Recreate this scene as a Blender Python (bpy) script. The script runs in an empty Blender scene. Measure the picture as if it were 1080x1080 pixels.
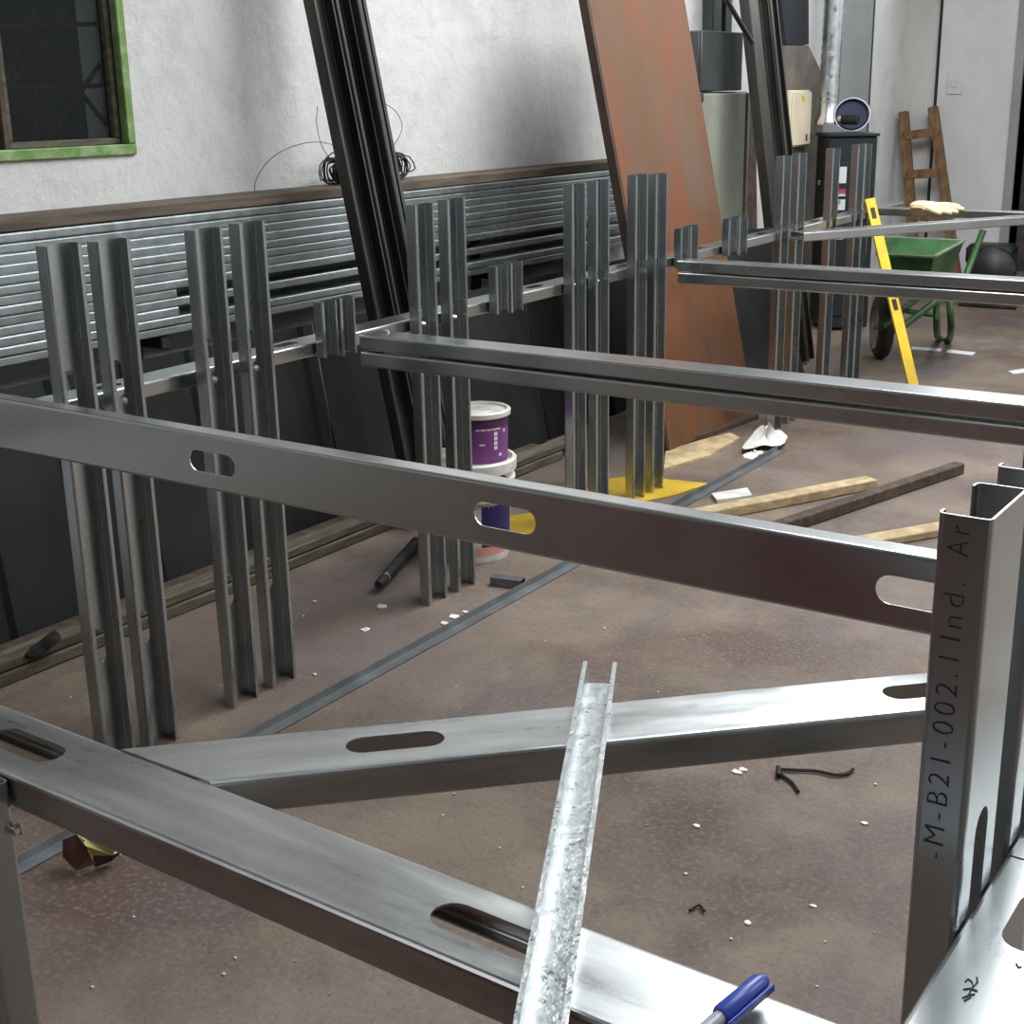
import bpy, math, random
from mathutils import Vector, Matrix
from mathutils.geometry import tessellate_polygon
random.seed(7)
K = 1.5                                   # camera height in metres; measured lengths below are in camera heights
S = bpy.context.scene
COL = S.collection

# ------------------------------------------------------------------ camera
FPX, PITCH, ROLL, YAW = 1438.9, .2962, -.01856, .60613
def cam_axes():
    cp, sp, cy, sy = math.cos(PITCH), math.sin(PITCH), math.cos(YAW), math.sin(YAW)
    fwd = Vector((-sy*cp, cy*cp, -sp)); rt = Vector((cy, sy, 0)); up = rt.cross(fwd)
    c, s = math.cos(ROLL), math.sin(ROLL)
    return c*rt + s*up, -s*rt + c*up, fwd
RT, UP, FW = cam_axes()
EYE = Vector((0, 0, 1))
def ray(x, y): return (x-540)/FPX*RT - (y-540)/FPX*UP + FW
def atz(x, y, z=0.0): d = ray(x, y); return EYE + (z-1)/d.z*d
def atx(x, y, X): d = ray(x, y); return EYE + X/d.x*d
def aty(x, y, Y): d = ray(x, y); return EYE + Y/d.y*d
cam = bpy.data.cameras.new('camera'); co = bpy.data.objects.new('camera', cam); COL.objects.link(co)
cam.sensor_width = 36; cam.lens = 36*FPX/1080; cam.clip_end = 200; cam.clip_start = .05
M = Matrix((RT, UP, -FW)).transposed().to_4x4(); M.translation = EYE*K
co.matrix_world = M; S.camera = co

# ------------------------------------------------------------------ materials
def lin(c): c /= 255; return c/12.92 if c <= .04045 else ((c+.055)/1.055)**2.4
def rgb(r, g, b): return (lin(r), lin(g), lin(b), 1)
def new_mat(name):
    m = bpy.data.materials.new(name); m.use_nodes = True; nt = m.node_tree
    return m, nt, nt.nodes['Principled BSDF']
def N(nt, typ, **kw):
    n = nt.nodes.new(typ)
    for k, v in kw.items():
        if k in n.inputs: n.inputs[k].default_value = v
        else: setattr(n, k, v)
    return n
def mat(name, col, rough=.6, metal=0, var=.12, scale=6, stretch=(1, 1, 1), bump=0, bscale=40, col2=None, thr=(.4, .65), spec=None, detail=6):
    m, nt, b = new_mat(name); L = nt.links.new
    tc = N(nt, 'ShaderNodeTexCoord'); mp = N(nt, 'ShaderNodeMapping'); mp.inputs['Scale'].default_value = stretch
    L(tc.outputs['Object'], mp.inputs['Vector'])
    no = N(nt, 'ShaderNodeTexNoise', Scale=scale, Detail=detail, Roughness=.6); L(mp.outputs[0], no.inputs['Vector'])
    cr = N(nt, 'ShaderNodeValToRGB')
    e = cr.color_ramp.elements; e[0].position, e[1].position = thr
    c = col if len(col) == 4 else rgb(*col)
    c2 = rgb(*col2) if col2 else tuple(min(1, x*(1+2*var)) for x in c[:3])+(1,)
    e[0].color = tuple(x*(1-var) for x in c[:3])+(1,); e[1].color = c2
    L(no.outputs['Fac'], cr.inputs[0]); L(cr.outputs[0], b.inputs['Base Color'])
    b.inputs['Roughness'].default_value = rough; b.inputs['Metallic'].default_value = metal
    if spec is not None: b.inputs['Specular IOR Level'].default_value = spec
    if bump:
        n2 = N(nt, 'ShaderNodeTexNoise', Scale=bscale, Detail=5); L(mp.outputs[0], n2.inputs['Vector'])
        bp = N(nt, 'ShaderNodeBump', Strength=bump, Distance=.01); L(n2.outputs['Fac'], bp.inputs['Height']); L(bp.outputs[0], b.inputs['Normal'])
    return m
def galv(name, base, r0, r1, spangle=.25, sscale=90, bump=.06, metal=1.0, con=(.86, 1.12), ns=16, det=3, ang=None):
    m, nt, b = new_mat(name); L = nt.links.new
    tc = N(nt, 'ShaderNodeTexCoord')
    vo = N(nt, 'ShaderNodeTexVoronoi', Scale=sscale); L(tc.outputs['Object'], vo.inputs['Vector'])
    src = tc.outputs['Object']
    if ang is not None:                      # brushed along the length of the channel
        m1 = N(nt, 'ShaderNodeMapping'); m1.inputs['Rotation'].default_value = (0, 0, math.radians(-ang)); L(src, m1.inputs['Vector'])
        m2 = N(nt, 'ShaderNodeMapping'); m2.inputs['Scale'].default_value = (.14, 1, 1); L(m1.outputs[0], m2.inputs['Vector']); src = m2.outputs[0]
    no = N(nt, 'ShaderNodeTexNoise', Scale=ns, Detail=det, Roughness=.62); L(src, no.inputs['Vector'])
    bw = N(nt, 'ShaderNodeRGBToBW'); L(vo.outputs['Color'], bw.inputs[0])
    ad = N(nt, 'ShaderNodeMath', operation='MULTIPLY_ADD'); ad.inputs[1].default_value = spangle; L(bw.outputs[0], ad.inputs[0]); L(no.outputs['Fac'], ad.inputs[2])
    cr = N(nt, 'ShaderNodeValToRGB'); e = cr.color_ramp.elements; e[0].position, e[1].position = .3, .85
    c = rgb(*base); e[0].color = tuple(x*con[0] for x in c[:3])+(1,); e[1].color = tuple(min(1, x*con[1]) for x in c[:3])+(1,)
    L(ad.outputs[0], cr.inputs[0])
    L(cr.outputs[0], b.inputs['Base Color'])
    mr = N(nt, 'ShaderNodeMapRange'); mr.inputs['From Min'].default_value = .3; mr.inputs['From Max'].default_value = .8
    mr.inputs['To Min'].default_value = r0; mr.inputs['To Max'].default_value = r1
    L(ad.outputs[0], mr.inputs['Value']); L(mr.outputs[0], b.inputs['Roughness'])
    b.inputs['Metallic'].default_value = metal
    if bump: bp = N(nt, 'ShaderNodeBump', Strength=bump, Distance=.004); L(ad.outputs[0], bp.inputs['Height']); L(bp.outputs[0], b.inputs['Normal'])
    return m
G_LEG = galv('galvanised_leg', (184, 190, 192), .26, .30, 0, 90, 0, 1, (.92, 1.05), 3, 2)
G_BEAM = galv('galvanised_beam', (188, 190, 189), .24, .30, 0, 60, 0, 1, (.92, 1.06), 3, 2)
G_TOP = galv('galvanised_worn', (188, 190, 189), .24, .44, .05, 80, 0, 1, (.62, 1.25), 30, 10, 0)
G_TOP_D = galv('galvanised_worn_diagonal', (188, 190, 189), .24, .44, .05, 80, 0, 1, (.66, 1.22), 30, 10, 45)
G_TOP_R = galv('galvanised_worn_rail', (188, 190, 189), .24, .42, .05, 80, 0, 1, (.72, 1.18), 30, 10, 90)
G_SPANGLE = galv('galvanised_spangle', (168, 172, 172), .16, .34, 1.1, 260, .5, 1, (.6, 1.25), 30, 4)
G_RACK = galv('galvanised_stock', (168, 176, 177), .3, .45, .3, 60)
BLACK_STEEL = mat('black_steel', (62, 60, 56), .45, .55, .25, 9, (1, 1, .2))
BLACK_EDGE = mat('bare_steel_edge', (150, 146, 138), .4, .8, .2, 30)
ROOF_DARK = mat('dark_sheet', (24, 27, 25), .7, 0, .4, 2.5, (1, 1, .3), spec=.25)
PLASTER = None
PLYWOOD = None
_PW = ('brown_board', (124, 80, 52), .5, 0, .3, 2.2, (1, 1, .35), .1, 60, (146, 108, 84), (.3, .75))
BOARD_EDGE = mat('board_edge', (66, 50, 40), .7, 0, .2, 8)
WOOD_PALE = mat('pale_timber', (178, 156, 118), .7, 0, .18, 5, (3, 3, 12), .1, 60)
WOOD_GREY = mat('weathered_timber', (84, 78, 64), .8, 0, .3, 7, (8, 1, 8), .2, 60)
WOOD_DARK = mat('dark_timber', (72, 58, 46), .75, 0, .3, 8, (3, 3, 3), .2, 60)
WOOD_BROWN = mat('ladder_timber', (108, 80, 52), .7, 0, .25, 9, (4, 4, 1), .1, 60)
PLANK_BROWN = mat('shelf_plank', (88, 76, 64), .75, 0, .25, 6, (6, .6, 6), .15, 60)
WHITE_PLASTIC = mat('white_plastic', (205, 200, 186), .45, 0, .2, 7, (1, 1, 1), 0, 40, (225, 222, 212), (.35, .6))
PURPLE = mat('purple_label', (120, 66, 128), .4, 0, .06, 4)
PURPLE_DARK = mat('dark_purple_band', (78, 36, 84), .4, 0, .06, 4)
NAVY = mat('navy_label', (32, 26, 84), .45, 0, .08, 4)
PINK = mat('pink_label', (214, 150, 132), .5, 0, .08, 4)
PRINT = mat('white_print', (228, 222, 226), .5, 0, .03, 4)
INK = mat('black_ink', (44, 44, 44), .7, 0, .05, 10)
INK_GREEN = mat('green_ink', (56, 70, 58), .7, 0, .05, 10)
YELLOW = mat('yellow_paint', (226, 186, 22), .4, 0, .1, 8)
YELLOW_SHEET = mat('yellow_sheet', (196, 160, 38), .6, 0, .15, 5, bump=.2, bscale=12)
GREEN = mat('green_paint', (46, 88, 42), .5, .1, .3, 6)
GREEN_FRAME = mat('green_window_paint', (118, 158, 76), .55, 0, .25, 12, (1, 1, 1), .2, 40, (170, 184, 150), (.45, .75))
RUBBER = mat('black_rubber', (26, 26, 27), .6, 0, .3, 8)
RUBBER_SHEET = mat('black_mat', (30, 31, 29), .75, 0, .35, 3, (1, 1, 1), .15, 30, spec=.25)
CABINET = mat('grey_green_enamel', (152, 152, 138), .5, 0, .07, 4)
CABINET_DARK = mat('dark_grey_enamel', (62, 66, 65), .5, 0, .08, 4)
CREAM = mat('cream_enamel', (226, 212, 184), .5, 0, .06, 5)
STICKER = mat('white_sticker', (214, 216, 218), .5, 0, .04, 5)
STICKER_RED = mat('red_print', (168, 60, 84), .5, 0, .04, 5)
STOVE = mat('charcoal_enamel', (34, 39, 42), .45, .2, .12, 6)
BLUE = mat('blue_enamel', (16, 21, 62), .65, 0, .1, 6)
DUCT = galv('flue_pipe', (200, 204, 206), .22, .4, .5, 25, .4)
CLOTH = mat('white_cloth', (208, 206, 200), .85, 0, .12, 9, bump=.4, bscale=30)
GLOVE = mat('leather_glove', (214, 198, 160), .8, 0, .14, 9, bump=.3, bscale=30)
CARD = mat('brown_cardboard', (84, 50, 38), .8, 0, .3, 9)
CARD_YELLOW = mat('yellow_print_card', (190, 180, 116), .7, 0, .12, 9)
PEN_BLUE = mat('pen_cap_blue', (52, 76, 168), .3, 0, .06, 5)
PEN_CLEAR = mat('pen_barrel', (176, 178, 184), .15, 0, .05, 5)
SCREW = mat('zinc_screw', (225, 226, 224), .25, 1, .05, 9)
CHIP = mat('chips', (214, 208, 196), .8, 0, .25, 9)
FLAT_BAR = mat('grey_flat_bar', (112, 116, 118), .45, .6, .15, 8)
WIRE = mat('iron_wire', (44, 42, 42), .5, .6, .2, 9)
BLUE_BLACK = mat('navy_panel', (24, 27, 36), .45, 0, .15, 5)
BROWN_GREY = mat('brown_grey_sheet', (112, 104, 96), .6, 0, .18, 5)
ENGINE = mat('engine_black', (40, 40, 40), .45, .4, .3, 14)
MAROON = mat('maroon_tint', (92, 16, 28), .5, 0, .15, 5)
SHEET_GREY = mat('grey_wall_sheet', (140, 141, 141), .55, 0, .05, 3)
SHEET_PALE = mat('pale_wall_sheet', (204, 203, 201), .55, 0, .04, 3)

def layered(name, base, layers, rough=.85, bump=.15, bscale=30, metal=0):
    """base colour with several noise patches: (colour, noise scale, stretch, threshold pair, strength)"""
    m, nt, b = new_mat(name); L = nt.links.new
    ge = N(nt, 'ShaderNodeNewGeometry'); cur = None
    for col, sc, st, th, fac in layers:
        mp = N(nt, 'ShaderNodeMapping'); mp.inputs['Scale'].default_value = st; L(ge.outputs['Position'], mp.inputs['Vector'])
        no = N(nt, 'ShaderNodeTexNoise', Scale=sc, Detail=8, Roughness=.62); L(mp.outputs[0], no.inputs['Vector'])
        cr = N(nt, 'ShaderNodeValToRGB'); e = cr.color_ramp.elements
        e[0].position, e[1].position = th; e[0].color = (0, 0, 0, 1); e[1].color = (fac, fac, fac, 1)
        L(no.outputs['Fac'], cr.inputs[0])
        mx = N(nt, 'ShaderNodeMix', data_type='RGBA'); L(cr.outputs[0], mx.inputs[0])
        if cur is None: mx.inputs[6].default_value = rgb(*base)
        else: L(cur, mx.inputs[6])
        mx.inputs[7].default_value = rgb(*col); cur = mx.outputs[2]
    L(cur, b.inputs['Base Color']); b.inputs['Roughness'].default_value = rough; b.inputs['Metallic'].default_value = metal
    n2 = N(nt, 'ShaderNodeTexNoise', Scale=bscale, Detail=8, Roughness=.7); L(ge.outputs['Position'], n2.inputs['Vector'])
    bp = N(nt, 'ShaderNodeBump', Strength=bump, Distance=.02); L(n2.outputs['Fac'], bp.inputs['Height']); L(bp.outputs[0], b.inputs['Normal'])
    return m
FLOOR = layered('stained_concrete', (112, 97, 83), [((138, 123, 107), 1.6, (1, 1, 1), (.42, .66), .85), ((78, 60, 49), 1.1, (1, 1, 1), (.47, .62), .9), ((84, 74, 76), 2.3, (1, .6, 1), (.5, .64), .85), ((128, 112, 98), 75, (1, 1, 1), (.5, .64), .6), ((76, 60, 50), 95, (1, 1, 1), (.54, .66), .55),
    ((104, 92, 94), .9, (1, .7, 1), (.5, .7), .6), ((84, 62, 52), 9, (1, 1, 1), (.58, .75), .5), ((170, 152, 136), 22, (1, 1, 1), (.66, .78), .55), ((52, 42, 36), 34, (1, 1, 1), (.7, .78), .6)], .62, .25, 30)
PLASTER = layered('white_plaster', (214, 213, 210), [((176, 174, 170), .8, (1, 1, .6), (.5, .75), .7), ((150, 148, 146), 1.7, (1, 1, .7), (.58, .75), .5), ((188, 186, 182), 7, (1, 1, 1), (.5, .7), .5), ((116, 112, 106), 40, (1, 1, 1), (.68, .78), .55)], .9, .5, 14)
PLYWOOD = layered('brown_board', (98, 64, 36), [((98, 76, 60), 1.6, (1, 2, .7), (.45, .7), .8), ((114, 60, 22), 1.9, (1, 2, .8), (.46, .64), .85), ((64, 42, 30), 1.7, (1, 2, 1), (.55, .75), .7), ((58, 40, 32), 24, (1, 1, .4), (.66, .8), .5)], .62, .1, 40)
CONCRETE = layered('pale_concrete', (200, 198, 194), [((172, 170, 165), 2, (1, 1, .5), (.45, .7), .7), ((96, 92, 88), 14, (1, 1, 1), (.66, .76), .7)], .9, .2, 20)

# ------------------------------------------------------------------ mesh helpers (coordinates in metres)
class MB:
    def __init__(s): s.v = []; s.f = []
    def add(s, vs, fs):
        n = len(s.v); s.v += [Vector(v) for v in vs]; s.f += [tuple(i+n for i in f) for f in fs]; return s
    def box(s, lo, hi, M=None):
        vs = [Vector((x, y, z)) for x in (lo[0], hi[0]) for y in (lo[1], hi[1]) for z in (lo[2], hi[2])]
        if M: vs = [M @ v for v in vs]
        return s.add(vs, [(0, 1, 3, 2), (4, 6, 7, 5), (0, 4, 5, 1), (2, 3, 7, 6), (0, 2, 6, 4), (1, 5, 7, 3)])
    def bbox(s, lo, hi, M=None, b=.004):
        """box with chamfered long edges"""
        cx = [(lo[i]+hi[i])/2 for i in range(3)]; hx = [(hi[i]-lo[i])/2 for i in range(3)]
        b = min(b, min(hx)*.6); vs = []; idx = {}
        for sx in (-1, 1):
            for sy in (-1, 1):
                for sz in (-1, 1):
                    for k in range(3):
                        p = [cx[i]+(sx, sy, sz)[i]*(hx[i]-(0 if i == k else b)) for i in range(3)]
                        idx[(sx, sy, sz, k)] = len(vs); vs.append(Vector(p))
        fs = []
        for k in range(3):
            i, j = [(1, 2), (2, 0), (0, 1)][k]
            for sk in (-1, 1):
                q = []
                for si, sj in ((-1, -1), (1, -1), (1, 1), (-1, 1)):
                    t = [0, 0, 0]; t[k] = sk; t[i] = si; t[j] = sj; q.append(idx[(*t, k)])
                fs.append(tuple(q if sk > 0 else q[::-1]))
                for sj in (-1, 1):                      # chamfer between face k and face i
                    pass
        for k in range(3):
            i, j = (k+1) % 3, (k+2) % 3                 # edge runs along k, between faces i and j
            for si in (-1, 1):
                for sj in (-1, 1):
                    q = []
                    for sk, fc in ((-1, i), (1, i), (1, j), (-1, j)):
                        t = [0, 0, 0]; t[k] = sk; t[i] = si; t[j] = sj; q.append(idx[(*t, fc)])
                    fs.append(tuple(q if si*sj > 0 else q[::-1]))
        for sx in (-1, 1):
            for sy in (-1, 1):
                for sz in (-1, 1):
                    q = [idx[(sx, sy, sz, k)] for k in range(3)]
                    fs.append(tuple(q if sx*sy*sz > 0 else q[::-1]))
        if M: vs = [M @ v for v in vs]
        return s.add(vs, fs)
    def tube(s, pts, r, n=8, caps=True):
        pts = [Vector(p) for p in pts]; rings = []; fs = []; vs = []
        prev = None
        for i, p in enumerate(pts):
            d = (pts[min(i+1, len(pts)-1)]-pts[max(i-1, 0)]).normalized()
            if prev is None: a = d.orthogonal().normalized()
            else: a = (prev-d*prev.dot(d)).normalized()
            prev = a; b = d.cross(a); rr = r[i] if isinstance(r, (list, tuple)) else r
            for k in range(n):
                t = 2*math.pi*k/n; vs.append(p+(a*math.cos(t)+b*math.sin(t))*rr)
        for i in range(len(pts)-1):
            for k in range(n): fs.append((i*n+k, i*n+(k+1) % n, (i+1)*n+(k+1) % n, (i+1)*n+k))
        if caps: fs.append(tuple(range(n-1, -1, -1))); fs.append(tuple((len(pts)-1)*n+k for k in range(n)))
        return s.add(vs, fs)
    def lathe(s, prof, M, n=32, a0=0, a1=2*math.pi, close=True):
        """prof: (radius, height) pairs round the local z axis of M"""
        full = abs(a1-a0-2*math.pi) < 1e-6; m = n if full else n+1; vs = []; fs = []
        for r, h in prof:
            for k in range(m):
                t = a0+(a1-a0)*k/n; vs.append(M @ Vector((r*math.cos(t), r*math.sin(t), h)))
        for i in range(len(prof)-1):
            for k in range(n): fs.append((i*m+k, i*m+(k+1) % m, (i+1)*m+(k+1) % m, (i+1)*m+k))
        if close and full:
            if prof[0][0] > 1e-6: fs.append(tuple(range(m-1, -1, -1)))
            if prof[-1][0] > 1e-6: fs.append(tuple((len(prof)-1)*m+k for k in range(m)))
        return s.add(vs, fs)
    def sweep(s, path2, o, A, U, V, L):
        """closed 2D section path2 (u, v) run from o along A for L"""
        n = len(path2)
        vs = [o+U*u+V*v for u, v in path2]+[o+A*L+U*u+V*v for u, v in path2]
        fs = [(i, (i+1) % n, n+(i+1) % n, n+i) for i in range(n)]
        s.add(vs, fs)
        for base, rev in ((0, False), (n, True)):
            tri = tessellate_polygon([[Vector((u, v, 0)) for u, v in path2]])
            s.f += [tuple(len(s.v)-2*n+base+i for i in (t[::-1] if rev else t)) for t in tri]
        return s
    def plate(s, outer, holes, o, A, U, V, t):
        """flat plate of 2D polygon (a, u) with holes, thickness t along V"""
        loops = [[Vector((a, u, 0)) for a, u in lp] for lp in [outer]+holes]
        flat = [p for lp in loops for p in lp]; n = len(flat)
        tri = tessellate_polygon(loops)
        vs = [o+A*p.x+U*p.y for p in flat]+[o+A*p.x+U*p.y+V*t for p in flat]
        fs = [tuple(q) for q in tri]+[tuple(i+n for i in q[::-1]) for q in tri]
        k = 0
        for lp in loops:
            m = len(lp); fs += [(k+i, k+(i+1) % m, n+k+(i+1) % m, n+k+i) for i in range(m)]; k += m
        return s.add(vs, fs)
    def build(s, name, m, parent=None, smooth=True, origin=None):
        me = bpy.data.meshes.new(name)
        lo = Vector([min(v[i] for v in s.v) for i in range(3)]); hi = Vector([max(v[i] for v in s.v) for i in range(3)])
        c = Vector(origin) if origin is not None else Vector(((lo.x+hi.x)/2, (lo.y+hi.y)/2, lo.z))
        me.from_pydata([v-c for v in s.v], [], s.f); me.update()
        import bmesh
        bm = bmesh.new(); bm.from_mesh(me); bmesh.ops.recalc_face_normals(bm, faces=bm.faces); bm.to_mesh(me); bm.free()
        me.materials.append(m)
        if smooth and m not in (G_LEG, G_BEAM, G_TOP, G_TOP_D, G_TOP_R, G_RACK, G_SPANGLE, BLACK_STEEL):
            me.polygons.foreach_set('use_smooth', [True]*len(me.polygons)); me.set_sharp_from_angle(angle=math.radians(38))
        ob = bpy.data.objects.new(name, me); COL.objects.link(ob)
        if parent: ob.parent = parent; ob.location = c-world_loc(parent)
        else: ob.location = c
        return ob
def world_loc(o):
    p = o.location.copy()
    while o.parent: o = o.parent; p += o.location
    return p
def tag(o, label=None, cat=None, group=None, kind=None):
    if label: o['label'] = label
    if cat: o['category'] = cat
    if group: o['group'] = group
    if kind: o['kind'] = kind
    return o
def thing(name, loc, label, cat, group=None):
    o = bpy.data.objects.new(name, None); COL.objects.link(o); o.location = loc; o.empty_display_size = .05
    return tag(o, label, cat, group)
X_, Y_, Z_ = Vector((1, 0, 0)), Vector((0, 1, 0)), Vector((0, 0, 1))
def frame(o, A, U=None):
    """matrix whose local z runs along A"""
    A = Vector(A).normalized(); a = (Vector(U)-A*Vector(U).dot(A)).normalized() if U is not None else A.orthogonal().normalized()
    b = A.cross(a); m = Matrix((a, b, A)).transposed().to_4x4(); m.translation = o; return m
def oval(c, u, length, w, n=8):
    r = w/2; h = length/2-r; out = []
    for sgn, base in ((1, -math.pi/2), (-1, math.pi/2)):
        for k in range(n+1):
            t = base+math.pi*k/n; out.append((c+sgn*h+r*math.cos(t), u+r*math.sin(t)))
    return out
WEB, FL, LIP, TH = .0615*K, .0253*K, .012, .002
def cee(mb, o, A, U, V, L, web=WEB, fl=FL, lip=LIP, t=TH, slots=(), r=.005):
    """lipped channel: web in the A-U plane, flanges towards V"""
    A, U, V = A.normalized(), U.normalized(), V.normalized(); q = 3
    def half(flip):
        P = [(r+.004, 0)]
        for k in range(q+1): a = math.pi/2*k/q; P.append((r-r*math.sin(a), r-r*math.cos(a)))
        if lip:
            for k in range(q+1): a = math.pi/2*k/q; P.append((r-r*math.cos(a), fl-r+r*math.sin(a)))
            P.append((lip, fl))
            I = [(lip, fl-t)]
            for k in range(q+1): a = math.pi/2*k/q; P2 = (r-(r-t)*math.sin(a), fl-r+(r-t)*math.cos(a)); I.append(P2)
        else:
            P.append((0, fl)); I = [(t, fl)]
        for k in range(q+1): a = math.pi/2*k/q; I.append((r-(r-t)*math.cos(a), r-(r-t)*math.sin(a)))
        I.append((r+.004, t))
        pts = P+I
        return [(web-u, v) for u, v in pts] if flip else pts
    mb.sweep(half(False), o, A, U, V, L); mb.sweep(half(True), o, A, U, V, L)
    e = r+.004
    mb.plate([(0, e), (L, e), (L, web-e), (0, web-e)], [oval(c, web/2, l, w) for c, l, w in slots if l/2 < c < L-l/2], o, A, U, V, t)
    return mb
def screw(p, d, parent, r=.0065):
    mb = MB(); mb.lathe([(r*1.35, 0), (r*1.35, .0015), (r, .002), (r, .006), (r*.8, .0075), (.0001, .0078)], frame(p, d), 6 if r < .02 else 12)
    return mb.build('screw', SCREW, parent, False)

# ------------------------------------------------------------------ room
XW, YE, XR, YB, ZC = -2.42*K, 6.95*K, 2.7*K, -2.3*K, 2.75*K
T = .2
def struct(name, mb, m): return tag(mb.build(name, m, None, False), kind='structure')
struct('floor', MB().box((XW-T, YB-T, -.15), (XR+T, YE+T, 0)), FLOOR)
# left wall with a window hole
wy0, wy1, wz0, wz1 = 1.28*K, 2.06*K, .905*K, 1.75*K
struct('wall_left', MB().plate([(YB-T, 0), (YE+T, 0), (YE+T, ZC), (YB-T, ZC)], [[(wy0, wz0), (wy1, wz0), (wy1, wz1), (wy0, wz1)]], Vector((XW-T, 0, 0)), Y_, Z_, X_, T), PLASTER)
dx0, dx1, dz = aty(1073, 150, YE/K).x*K, -.9*K, 1.45*K
struct('wall_end', MB().plate([(XW, 0), (XR+T, 0), (XR+T, ZC), (XW, ZC)], [[(dx0, .001), (dx1, .001), (dx1, dz), (dx0, dz)], [(-2.15*K, 1.75*K), (1.9*K, 1.75*K), (1.9*K, 2.45*K), (-2.15*K, 2.45*K)]], Vector((0, YE, 0)), X_, Z_, Y_, T), CONCRETE)
struct('wall_right', MB().box((XR, YB, 0), (XR+T, YE, ZC)), PLASTER)
struct('wall_back', MB().box((XW, YB-T, 0), (XR+T, YB, ZC)), mat('back_wall_paint', (58, 56, 56), .8))
# ceiling with skylight openings
SKY = [(-2.2*K, .2*K, -2.0*K, -.5*K), (-1.5*K, -.35*K, 2.6*K, 4.9*K), (-.7*K, .6*K, 1.2*K, 2.2*K), (.9*K, 2.3*K, 2.6*K, 4.9*K)]
struct('ceiling', MB().plate([(XW-T, YB-T), (XR+T, YB-T), (XR+T, YE+T), (XW-T, YE+T)], [[(a, c), (b, c), (b, d), (a, d)] for a, b, c, d in SKY], Vector((0, 0, ZC)), X_, Y_, Z_, .15), mat('ceiling_sheet', (165, 167, 170), .7))
struct('unseen_tint_panel', MB().box((-1.5*K, -.42*K, 0), (-.55*K, -.38*K, .62*K)), MAROON)  # added out of view, only to give the steel a dark red reflection
CL = (-2.15*K, 1.9*K, 1.75*K, 2.45*K)
# panels fixed on the end wall and the corner
def wall_trim(i, lo, hi, m): return struct('trim_%d' % i, MB().bbox(lo, hi, None, .003), m)
wall_trim(1, (XW, 5.93*K, .0), (XW+.02, 6.48*K, 1.7*K), SHEET_GREY)
xs2 = aty(992, 60, YE/K).x*K
wall_trim(2, (xs2, YE-.02, .0), (dx0-.06, YE, 1.7*K), SHEET_PALE)
wall_trim(4, (xs2-.021, YE-.021, .0), (xs2-.001, YE, 1.7*K), RUBBER)
wall_trim(5, (XW, 6.48*K+.001, .0), (XW+.021, 6.48*K+.03, 1.7*K), RUBBER)
# dark passage behind the door opening
DARKBRICK = mat('dark_brick', (58, 48, 46), .8, 0, .4, 5, (1, 1, 3))
d = MB(); d.box((dx0-.6, YE+1.6, -.1), (dx1+1.5, YE+1.75, ZC)); struct('wall_passage', d, DARKBRICK)
fr = MB(); w = .06
fr.box((dx0-w, YE-.03, 0), (dx0, YE+T, dz+w)); fr.box((dx1, YE-.03, 0), (dx1+w, YE+T, dz+w)); fr.box((dx0, YE-.03, dz), (dx1, YE+T, dz+w))
struct('door_1', fr, SHEET_GREY)
struct('trim_3', MB().box((dx0-.6, YE+T, -.15), (dx1+1.5, YE+1.6, 0)), FLOOR)
# window: green frame, mullion, pane, bars outside
wb = thing('window_1', (XW, (wy0+wy1)/2, wz0), None, None); wb['kind'] = 'structure'
f = MB(); fw = .05
def ring(mb, y0, y1, z0, z1, wd, x0, x1):
    mb.bbox((x0, y0, z0), (x1, y1, z0+wd)); mb.bbox((x0, y0, z1-wd), (x1, y1, z1)); mb.bbox((x0, y0, z0+wd), (x1, y0+wd, z1-wd)); mb.bbox((x0, y1-wd, z0+wd), (x1, y1, z1-wd))
ring(f, wy0-.02, wy1+.02, wz0-.02, wz1+.02, .034, XW-.02, XW+.012)
f.build('window_frame', GREEN_FRAME, wb)
ym = atx(4, 100, XW/K).y*K
f = MB(); ring(f, ym+.012, wy1-.012, wz0+.012, wz1-.012, .022, XW-.06, XW-.025); f.build('sash', WOOD_GREY, wb)
f = MB(); f.bbox((XW-.06, ym-.012, wz0), (XW-.01, ym+.012, wz1)); f.build('mullion', WOOD_DARK, wb)
gm, nt, b = new_mat('dirty_glass'); 
tr = N(nt, 'ShaderNodeBsdfTransparent'); tr.inputs[0].default_value = (.55, .58, .58, 1); mx = N(nt, 'ShaderNodeMixShader'); mx.inputs[0].default_value = .3
b.inputs['Base Color'].default_value = rgb(44, 48, 48); b.inputs['Roughness'].default_value = .08
nt.links.new(tr.outputs[0], mx.inputs[1]); nt.links.new(b.outputs[0], mx.inputs[2]); nt.links.new(mx.outputs[0], nt.nodes['Material Output'].inputs[0])
MB().box((XW-.048, wy0, wz0), (XW-.044, wy1, wz1)).build('window_pane', gm, wb, False)
RUST = mat('rusty_bar', (120, 86, 50), .7, .3, .3, 12)
wq = lambda x, y: atx(x, y, -2.49)
for k, (a, b_) in enumerate(((wq(38, 8), wq(8, 85)), (wq(75, 5), wq(10, 92)), (wq(40, 40), wq(120, 140)), (wq(110, 62), wq(50, 150)), (wq(0, 27), wq(115, 25)), (wq(5, 94), wq(115, 90)), (wq(36, 60), wq(40, 160)))):
    p, q = a*K, b_*K; p.x = q.x = XW-.11; MB().tube([p, q], .008, 6).build('security_bar', RUST, wb)
struct('wall_outside', MB().box((XW-1.5, wy0-1.5, wz0-1.2), (XW-1.4, wy1+4.5, wz1+1.2)), mat('outside_wall', (30, 32, 30), .9, 0, .4, 2))

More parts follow.
